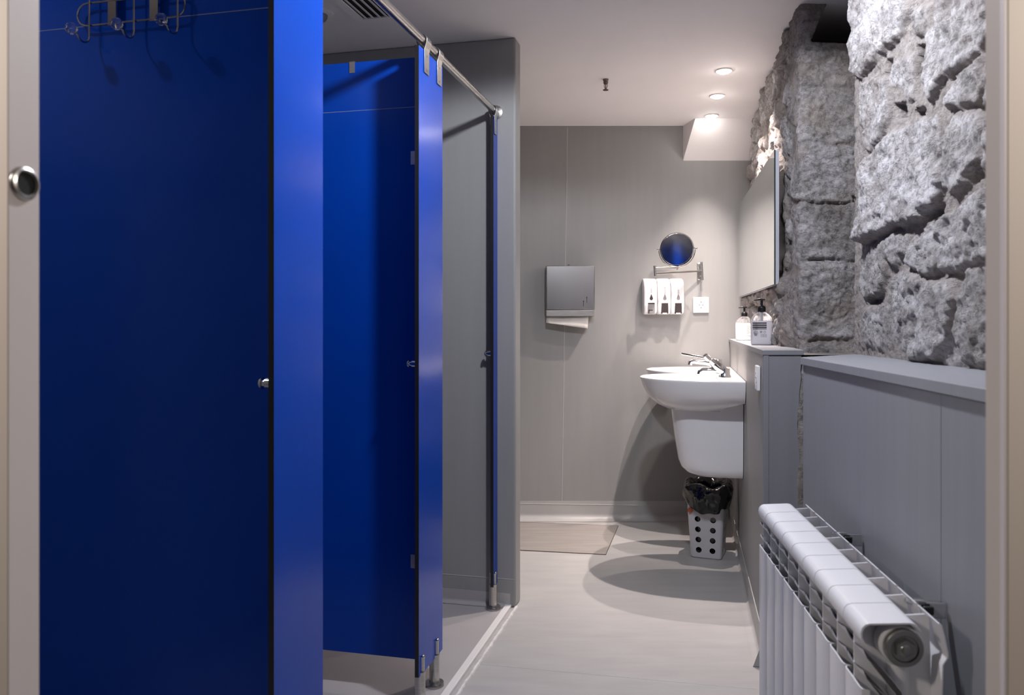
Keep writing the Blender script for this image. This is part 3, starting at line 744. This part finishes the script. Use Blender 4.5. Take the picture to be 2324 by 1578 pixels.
# ------------------------------------------------------------------ bin with liner
RB = math.radians(-22.4)
bc = Vector((.905, 3.80, 0)) + Vector((math.sin(-RB) * .071, math.cos(RB) * .071, 0))
bn = thing('waste_bin', 'pale perforated square waste bin under the basins, lined with a black bag', 'bin', (bc.x, bc.y, .0), RB)
def rsq(h, r, z, n=6):
    out = []
    for cx, cy, a0 in ((h - r, -h + r, -90), (h - r, h - r, 0), (-h + r, h - r, 90), (-h + r, -h + r, 180)):
        out += [(x, y, z) for x, y in arc(cx, cy, r, a0, a0 + 90, n)]
    return out
b = MB(); H = .30
def bw(z): return .071 + (z / H) * .018
b.loft([rsq(bw(0) - .004, .014, .001), rsq(bw(0), .016, .006), rsq(bw(H), .020, H), rsq(bw(H) - .003, .018, H), rsq(bw(0) - .003, .014, .008)])
me_o = b.build('shell', M_bin, bn)
cut = MB()
for sx in (-1, 1):
    for i in range(5):
        z = .040 + i * .0485; x = sx * (.0315 + .004 * i / 3)
        cut.cyl((x, -.12, z), (x, .12, z), .0135, n=24); cut.cyl((-.12, x, z), (.12, x, z), .0135, n=24)
co_ = cut.build('cutter', M_bin, None)
co_.matrix_world = bn.matrix_world.copy(); bpy.context.view_layer.update(); co_.matrix_world = bn.matrix_world.copy()
md = me_o.modifiers.new('holes', 'BOOLEAN'); md.operation = 'DIFFERENCE'; md.object = co_; md.solver = 'EXACT'; md.use_self = True
bpy.context.view_layer.update(); dg = bpy.context.evaluated_depsgraph_get()
nm = bpy.data.meshes.new_from_object(me_o.evaluated_get(dg)); me_o.modifiers.clear(); me_o.data = nm
nm.set_sharp_from_angle(angle=math.radians(35)); bpy.data.objects.remove(co_)
# liner inside the bin (seen through the holes) and draped over its rim
b = MB(); na = 96; rows = []
zs = [(.012, .066, 0), (.10, .071, .002), (.20, .076, .002), (.285, .070, .004), (.320, .060, .008), (.342, .066, .010), (.357, .082, .010), (.360, .098, .010), (.348, .111, .010), (.326, .117, .010), (.298, .116, .011), (.270, .110, .010), (.246, .103, .007), (.224, .0975, .003)]
AA = np.linspace(0, 2 * math.pi, na, endpoint=False)
for k, (z, rad, am) in enumerate(zs):
    row = []
    cr_ = np.abs(fbm(np.cos(AA) * 2.2 + 5 + .25 * k, np.sin(AA) * 2.2 + 7 + z * 9, 1.6, 4, 31, .6)) * 3.2 - .55
    for j in range(na):
        a = AA[j]; c, s_ = math.cos(a), math.sin(a)
        q = 1.0 / (abs(c) ** 5 + abs(s_) ** 5) ** (1 / 5); q = 1 + (q - 1) * .55
        ns = 1.15 * cr_[j] + .45 * math.sin(9 * a + z * 60 + 2 * math.sin(a * 2))
        rr = rad * q + am * ns
        zz = z + (am * .9 * math.sin(5 * a + k * .7) if 2 < k < 13 else 0) + (.010 * math.cos(3 * a + 1.2) + .005 * math.sin(8 * a) if k >= 12 else 0)
        if 4 <= k <= 9: zz += .010 * math.cos(a - 2.2) - .006
        row.append((rr * c, rr * s_, zz))
    rows.append(row)
b.loft(rows, True, False); lin = b.build('bin_liner', M_bag, bn, ang=80, fix=False)
sb = lin.modifiers.new('sub', 'SUBSURF'); sb.levels = 1; sb.render_levels = 1
b = MB(); b.lathe([(.0125, -.0925), (.0125, -.0905)], (-.068, 0, .226), 28, axis='Y'); o = b.build('rim_tab', M_orange, bn); o['label'] = 'small orange tab at the rim'

# ------------------------------------------------------------------ back wall fittings
# paper towel dispenser
W3 = BACK - .0008
def bx(px, Y=BACK): return ray(px) * Y
def bz(py, Y=BACK): return EYE - (py - HZ) / FPX * Y
YF = BACK - .105
x0, x1 = bx(1239.5, YF), bx(1350, YF); z0, z1 = bz(703, YF), bz(603, YF); zl = bz(718, YF)
td = thing('towel_dispenser', 'brushed steel paper towel dispenser with a towel hanging out, on the back wall', 'dispenser', (x0, YF, zl))
w, h0_ = x1 - x0, z1 - z0
b = MB(); b.box((0, 0, z0 - zl), (w, .1045, z1 - zl)); b.build('cover', M_dsteel, td, bevel=.004, seg=3)
b = MB(); b.box((.001, .003, 0), (w - .003, .1045, z0 - zl - .0012)); b.build('lower_tray', M_steel, td, bevel=.002)
b = MB(); b.cyl((w * .47, .030, z1 - zl - .002), (w * .47, .030, z1 - zl + .010), .0058, n=20); b.build('lock', M_chrome, td, bevel=.001)
for dx, dz in ((.834, .22), (.768, .135)):
    f_ = MB(); x = w * dx; z = z0 - zl + h0_ * dz
    f_.prism([(x - .0012, -.0006), (x + .0012, -.0006), (x + .0012, .001), (x - .0012, .001)], z - .016, z + .016); f_.sphere((x, .0002, z + .014), .0028, 12, 8, sy=.4); f_.build('keyhole_slot', M_hole, td, smooth=False)
pa, pb, pc, pd = at(1242, 717.5, YF), at(1337, 717.5, YF), at(1334.5, 746, YF), at(1240, 733, YF)
P = []
for i in range(13):
    t = i / 12; top = pa.lerp(pb, t); bot = pd.lerp(pc, t); row = []
    for j in range(6):
        p = top.lerp(bot, j / 5); row.append((p.x, p.y + .040 - .022 * j / 5 + .004 * math.sin(t * 5 + j * .5), p.z))
    P.append(row)
b = MB(); b.grid(P); pt = b.build('paper_towel', M_paper, None); sd = pt.modifiers.new('thick', 'SOLIDIFY'); sd.thickness = .0009
tag(pt, 'folded white paper towel hanging out of the steel dispenser', 'paper towel')

# three wall soap dispensers
def soap(i, word, label, light_drop, grey_button):
    YF = BACK - .082; ww = .0735; xx = bx(1452.5, BACK) + .012 + i * .0745 - .002; z0 = bz(713.5, YF); z1 = bz(631, YF); hh = z1 - z0
    r = thing('soap_dispenser', label, 'soap dispenser', (xx, BACK - .001, z0), 0, 'three white soap dispensers on the back wall')
    # side profile (y out, z)
    prof = [(0, 0), (-.055, 0), (-.070, .004), (-.078, .016), (-.080, .05), (-.080, hh * .62), (-.077, hh * .76), (-.068, hh * .88), (-.052, hh * .96), (-.030, hh * .995), (0, hh)]
    b = MB(); bw_, bh = .0, 0
    b.loft([[(x, y, z) for y, z in prof] for x in (0, ww - .001)]); b.build('housing', M_white, r, bevel=.009, seg=4)
    # button recess and button
    b = MB(); cxm = ww * .5 + .003; s0, s1 = .013, .063
    def front(z): return -.0806
    b.prism([(cxm - .0195, front(0)), (cxm + .0195, front(0)), (cxm + .0195, -.070), (cxm - .0195, -.070)], .003, s1)
    bt = b.build('push_button', M_grey if grey_button else M_dark, r, bevel=.0025, seg=3)
    if grey_button:
        b = MB(); b.box((cxm - .018, -.0812, .0565), (cxm + .018, -.0800, .0625)); b.build('button_recess', M_hole, bt, smooth=False)
        b = MB(); b.box((cxm - .015, -.0812, .004), (cxm - .011, -.0800, .024)); b.box((cxm - .015, -.0812, .0205), (cxm + .008, -.0800, .0245)); b.build('lever_mark', M_hole, bt, smooth=False)
    else:
        b = MB(); b.prism([(cxm - .013, -.0813), (cxm + .012, -.0813), (cxm + .012, -.078), (cxm - .013, -.078)], .0005, .0085); b.build('nozzle', M_white, bt, bevel=.003)
    # drop shaped window
    pts = [(0, .034)] + [(x, z) for x, z in arc(0, .0088, .0092, 28, -208, 24)]
    b = MB(); v = [b.bm.verts.new((cxm + x, -.0812, .078 + z)) for x, z in pts]; v2 = [b.bm.verts.new((cxm + x, -.0798, .078 + z)) for x, z in pts]
    b.bm.faces.new(v); b.bm.faces.new(list(reversed(v2)))
    for k in range(len(v)): b.bm.faces.new((v[k], v2[k], v2[(k + 1) % len(v)], v[(k + 1) % len(v)]))
    b.build('level_window', M_grey if light_drop else M_dark, r, smooth=False)
    me = text_mesh(word, .0135); me.materials.clear(); me.materials.append(M_letter)
    o = bpy.data.objects.new('lettering', me); C.objects.link(o); o.parent = r
    o.rotation_euler = (math.radians(90), math.radians(90), 0); o.location = (cxm, -.0805, hh * .655)
soap(0, 'HAIR', 'white soap dispenser lettered HAIR, with a black drop window and grey button', False, True)
soap(1, 'BODY', 'white soap dispenser lettered BODY, in the middle of the three, black button', True, False)
soap(2, 'COND', 'white soap dispenser nearest the power socket, grey drop window and black button', True, False)

# sockets
def socket(name_label, loc, rz, s=.088):
    r = thing('power_socket', name_label, 'socket', loc, rz)
    b = MB(); b.box((-s / 2, -.0115, -s / 2), (s / 2, -.0005, s / 2)); b.build('face_plate', M_white, r, bevel=.0025, seg=3)
    b = MB(); b.lathe([(.0205, -.0118), (.0195, -.0125), (.0190, -.0118), (.0185, -.0119), (.0008, -.0119)], (0, 0, 0), 36, axis='Y', caps=False); b.build('socket_well', M_white, r)
    b = MB()
    for dx, dz in ((-.0095, 0), (.0095, 0), (0, .016), (0, -.016)): b.cyl((dx, -.0124, dz), (dx, -.0117, dz), .0026, n=12)
    b.build('contact_hole', M_hole, r, smooth=False); return r
p = at(1590, 692.5, BACK); socket('square white power socket on the back wall below the shaving mirror arm', (p.x, BACK, p.z), 0)
Yk = 2.735; socket('white power socket on the side of the basin wall, beside the near basin', (basin_x(Yk), Yk, .918), math.pi / 2 + TV + math.pi, .082)

# magnifying mirror on a folding arm
mc = at(1536, 566, 4.40)
nrm_m = ((P2 + US * .100 + Vector((0, 0, 1.848)) - mc).normalized() - (mc - Vector((0, 0, EYE))).normalized()).normalized()
mm_ = thing('shaving_mirror', 'round chrome magnifying mirror on a folding wall arm, reflecting blue', 'mirror', (0, 0, 0))
zax = nrm_m; xax = Vector((0, 0, 1)).cross(zax).normalized(); yax = zax.cross(xax)
MM = Matrix((xax, yax, zax)).transposed().to_4x4(); MM.translation = mc
def put(o): o.data.transform(MM); return o
Rm = .0855
b = MB(); b.lathe([(Rm * k / 14 + .0002, (Rm * k / 14) ** 2 / 18.0) for k in range(15)], (0, 0, 0), 64, caps=False); g = put(b.build('mirror_glass', M_mirror, mm_, ang=180, fix=False))
b = MB(); b.lathe([(Rm - .001, .0006), (Rm + .001, .003), (Rm + .006, .002), (Rm + .0075, -.004), (Rm + .005, -.010), (Rm - .01, -.012), (.004, -.013)], (0, 0, 0), 64, caps=True); put(b.build('rim', M_chrome, mm_))
b = MB(); RY = Rm + .0125
b.tube([(RY * math.cos(math.radians(a)), RY * math.sin(math.radians(a)), -.004) for a in range(-180, 1, 6)], .0022, 10)
for s in (-1, 1): b.cyl((s * (RY + .006), .002, -.004), (s * (Rm + .004), .002, -.004), .004, n=14); b.sphere((s * (RY + .006), .002, -.004), .0055, 14, 10)
put(b.build('yoke', M_chrome, mm_))
def tubeo(name, pts, r, n=18):
    b = MB(); b.tube(pts, r, n); return b.build(name, M_steel, mm_)
wp = at(1589, 616, 4.535)          # wall plate
b = MB(); b.loft([[(x, BACK - .0008 + d, z) for x, z in q] for d, q in ((0, [(wp.x - .013, wp.z - .05), (wp.x + .013, wp.z - .05), (wp.x + .013, wp.z + .05), (wp.x - .013, wp.z + .05)]), (-.008, [(wp.x - .011, wp.z - .047), (wp.x + .011, wp.z - .047), (wp.x + .011, wp.z + .047), (wp.x - .011, wp.z + .047)]))]); b.build('wall_plate', M_steel, mm_, bevel=.004)
Yp = 4.525; pv = at(1593, 615, Yp)
tubeo('pivot_post', [at(1592, 595, Yp), at(1594, 636, Yp)], .0065)
for z_ in (.03, -.03): tubeo('plate_stud', [(pv.x, Yp, pv.z + z_), (wp.x + .004, BACK - .006, pv.z + z_)], .004)
Ye = 4.36; e = at(1487, 616, Ye)
tubeo('long_arm', [at(1592, 615, Yp), at(1488, 621, Ye)], .0062)
tubeo('elbow_post', [at(1486, 603.5, Ye), at(1487.5, 627, Ye)], .0068)
tubeo('short_arm', [at(1488, 609, Ye), at(1538, 607, 4.40)], .0058)
tubeo('mirror_post', [at(1538, 612, 4.40), tuple(MM @ Vector((0, -RY, -.004)))], .0045)

# ------------------------------------------------------------------ bottles on the basin wall shelf
def bottle(loc, rz, label, W, D, Hb, neck, soap_m, kind):
    r = thing('soap_bottle', label, 'bottle', loc, rz, 'pump soap bottles on the shelf under the mirror')
    def ring(w, d, z, n=40, p=3.6):
        return [(w * math.copysign(abs(math.cos(a)) ** (2 / p), math.cos(a)), d * math.copysign(abs(math.sin(a)) ** (2 / p), math.sin(a)), z) for a in [2 * math.pi * k / n for k in range(n)]]
    pr = [(.86, .0), (.97, .003), (1.0, .010), (1.0, .66), (.97, .74), (.88, .82), (.70, .90), (.46, .955), (.36, .975), (.35, 1.0)]
    lv = .72
    def rr_(s, z): return ring(W * s, D * max(s, .5) if s > .5 else W * s, z * Hb if z > .02 else z)
    b = MB(); b.loft([rr_(.985, .72), rr_(.955, .76), rr_(.88, .82), rr_(.70, .90), rr_(.46, .955), rr_(.36, .975), rr_(.35, 1.0)], False, True); b.build('clear_shoulder', M_shell, r, ang=60)
    b = MB(); b.loft([rr_(.86, 0), rr_(.97, .003), rr_(1.0, .010), rr_(1.0, .62), rr_(.985, lv)]); b.build('bottle_body', soap_m, r, ang=60)
    b = MB(); b.cyl((0, 0, Hb * lv), (0, 0, Hb * .98), .006, n=12); b.build('dip_tube', M_white, r)
    # pump
    b = MB(); k = neck; b.lathe([(.0165 * k, Hb * .97), (.0165 * k, Hb * .97 + .022 * k), (.012 * k, Hb * .97 + .027 * k), (.0055 * k, Hb * .97 + .030 * k), (.0055 * k, Hb * .97 + .050 * k)], (0, 0, 0), 28)
    zt = Hb * .97 + .050 * k
    b.loft([[(.014 * k, -.008 * k, zt), (.014 * k, .008 * k, zt), (.014 * k, .008 * k, zt + .006 * k), (.014 * k, -.008 * k, zt + .006 * k)], [(-.008 * k, -.009 * k, zt), (-.008 * k, .009 * k, zt), (-.008 * k, .009 * k, zt + .009 * k), (-.008 * k, -.009 * k, zt + .009 * k)], [(-.032 * k, -.004 * k, zt - .001), (-.032 * k, .004 * k, zt - .001), (-.032 * k, .004 * k, zt + .003 * k), (-.032 * k, -.004 * k, zt + .003 * k)]])
    b.build('pump', M_black, r, bevel=.0015)
    y = -D - .0007
    if kind == 'stripes':
        b = MB()
        for z in (.660, .590, .522): b.box((-W * .86, y, Hb * z - .0016), (W * .42, y + .0006, Hb * z + .0016))
        bl = b.build('label_stripes', M_ink, r, smooth=False)
        b = MB()
        for z in (.640, .626, .612, .570, .556, .542, .500, .488, .476, .464): b.box((-W * .84, y + .0001, Hb * z - .0005), (W * .41, y + .0006, Hb * z + .0004))
        for i, wd in enumerate((1, 2, 1, 1, 3, 1, 2, 1, 2, 1, 3, 1)):
            x = -W * .12 + i * W * .047; b.box((x, y + .0001, Hb * .235), (x + .00028 * wd + .0002, y + .0006, Hb * .335))
        for cx_ in (-.08, .24): b.lathe([(.0048, y + .0001), (.0030, y + .0001), (.0030, y + .0006), (.0048, y + .0006)], (W * cx_, 0, Hb * .390), 16, axis='Y', caps=False)
        b.box((-W * .09 - .0018, y + .0001, Hb * .38), (-W * .07 + .0018, y + .0006, Hb * .405))
        b.lathe([(.0085, y + .0001), (.0066, y + .0001), (.0066, y + .0006), (.0085, y + .0006)], (-W * .56, 0, Hb * .365), 20, axis='Y', caps=False)
        for z in (.375, .355, .335, .315, .30, .285): b.box((-W * .62 - .003, y + .0001, Hb * z - .0007), (-W * .50 + .002, y + .0006, Hb * z + .0005))
        b.build('fine_print', M_ink2, bl, smooth=False)
    else:
        b = MB(); b.box((-W * .05, y, Hb * .20), (W * .86, y + .0005, Hb * .66)); bl = b.build('label', M_label, r, smooth=False)
        b = MB()
        for i in range(9): b.box((W * .18, y - .0002, Hb * (.60 - i * .040)), (W * (.55 + .12 * math.sin(i * 2.1)), y + .0002, Hb * (.60 - i * .040) + .0009))
        b.build('fine_print', M_ink2, bl, smooth=False)
    return r
SH = 1.0155
bottle((basin_x(3.22) + .053, 3.22, SH), math.radians(-14), 'larger soap bottle with black pump and black striped label on the shelf', .0415, .0245, .133, .95, M_soap2, 'stripes')
bottle((basin_x(4.12) + .050, 4.12, SH), math.radians(-8), 'smaller soap bottle with black pump and pale green label, toward the back wall', .0430, .0250, .122, .92, M_soap, 'green')

# ------------------------------------------------------------------ radiator
rad = thing('radiator', 'white aluminium sectional radiator on the grey half wall by the doorway', 'radiator', (.4645, 1.083, 0), TR)
# local: x 0 = front .. .105 = wall side, y = along (away), sections of .08
PIT, NSEC = .0803, 9
def section():
    s = MB()
    # top cover, rolled at both edges
    t = .0022
    prof = [(.0115, .666), (.004, .672), (.0005, .680), (.000, .687), (.002, .694), (.006, .6985), (.012, .7005), (.062, .7035), (.068, .7025), (.073, .699), (.078, .693)]
    inn = [(.0135, .668), (.006, .6745), (.0028, .681), (.0025, .687), (.004, .692), (.0075, .6962), (.0125, .6983), (.062, .7012), (.067, .7003), (.0715, .697), (.0763, .6915)]
    ring = prof + list(reversed(inn)); s.loft([[(x, y, z) for x, z in ring] for y in (.0010, PIT - .0010)])
    # mid web (cut out round the header hub)
    m0, m1 = PIT / 2 - .0016, PIT / 2 + .0016
    web = [(.003, .10), (.003, .690), (.010, .699), (.074, .701), (.096, .703), (.101, .699), (.103, .650), (.103, .10)]
    s.loft([[(x, y, z) for x, z in web] for y in (m0, m1)])
    # rear plate, flared under its top edge
    rp = [(.1015, .703), (.1045, .701), (.1085, .685), (.1125, .664), (.1125, .658), (.1065, .648), (.105, .60), (.105, .10)]
    rq = [(x - .0018, z) for x, z in rp]; s.loft([[(x, y, z) for x, z in rp + list(reversed(rq))] for y in (.004, PIT - .004)])
    # front plate with returned edges and a lightly pointed top
    def fp(y):
        k = abs(y - PIT / 2) / (PIT / 2); return .612 + .002 * (1 - k)
    ys = [.0008, .0030, .010, PIT / 2, PIT - .010, PIT - .0030, PIT - .0008]; xs = [.010, .0025, .0005, 0, .0005, .0025, .010]
    ring = [(x, y) for x, y in zip(xs, ys)] + [(x + .0022, y) for x, y in reversed(list(zip(xs, ys)))]
    s.loft([[(x, y, .095) for x, y in ring], [(x, y, fp(y) if True else 0) for x, y in ring]])
    # curved air guides
    for dz in (0, -.028):
        pth = [(.000, .664), (.010, .652), (.024, .640), (.040, .628), (.052, .612), (.060, .590)]
        r_ = []
        for y in (.006, .014, PIT * .3, PIT / 2, PIT * .7, PIT - .014, PIT - .006):
            ins = .005 if y in (.006, PIT - .006) else .0015 if y in (.014, PIT - .014) else .0
            up = [(max(x, ins), z + dz) for x, z in pth]; r_.append([(x, y, z) for x, z in up] + [(x + .0015, y, z - .0028) for x, z in reversed(up)])
        s.loft(r_)
    # water column
    s.cyl((.060, PIT / 2, .10), (.060, PIT / 2, .66), .015, n=16)
    return s
s = section(); sec = s.build('section', M_rad, rad, ang=30)
for i in range(1, NSEC): c = sec.copy(); C.objects.link(c); c.parent = rad; c.location = (0, i * PIT, 0)
b = MB(); b.cyl((.056, .030, .669), (.056, NSEC * PIT - .01, .669), .0235, n=28); b.build('header_tube', M_rad, rad)
b = MB(); b.cyl((.056, .030, .135), (.056, NSEC * PIT - .01, .135), .0235, n=28); b.build('header_tube', M_rad, rad)
b = MB(); b.lathe([(.0285, .035), (.0285, .012), (.0265, .009), (.020, .008)], (.056, 0, .669), 40, axis='Y'); b.build('collar', M_rad, rad)
b = MB(); b.lathe([(.0250, .010), (.0250, .001), (.0235, -.001), (.0180, -.0015), (.0170, .001), (.0165, .001)], (.056, 0, .669), 40, axis='Y', caps=True); pg = b.build('end_plug', M_collar, rad)
b = MB(); b.tube([(.056, .002, .669), (.056, -.006, .669)], [.0145, .0135], 6); b.sphere((.056, -.006, .669), .0085, 18, 10, sy=.4); b.build('plug_nut', M_collar, pg)
for px, w_ in ((1917, 1), (2092, 1)):
    m = ray(px); Yb = .467 / (m - .113); yl = (Yb - 1.083) * 1.006
    b = MB(); b.loft([[(x, y, z) for x, z in ((.096, .700), (.121, .700), (.124, .697), (.150, .697), (.150, .674), (.1145, .674), (.1145, .694), (.096, .694))] for y in (yl - .006, yl + .006)]); b.build('wall_bracket', M_chrome, rad, bevel=.0015)
    b = MB(); b.box((.1150, yl - .017, .682), (.1300, yl - .0095, .694)); b.build('bracket_pad', M_black, rad, bevel=.002)
for y in (.12, .60):
    b = MB(); b.box((.060, y - .02, .0), (.100, y + .02, .10)); b.build('floor_foot', M_rad, rad, bevel=.003)
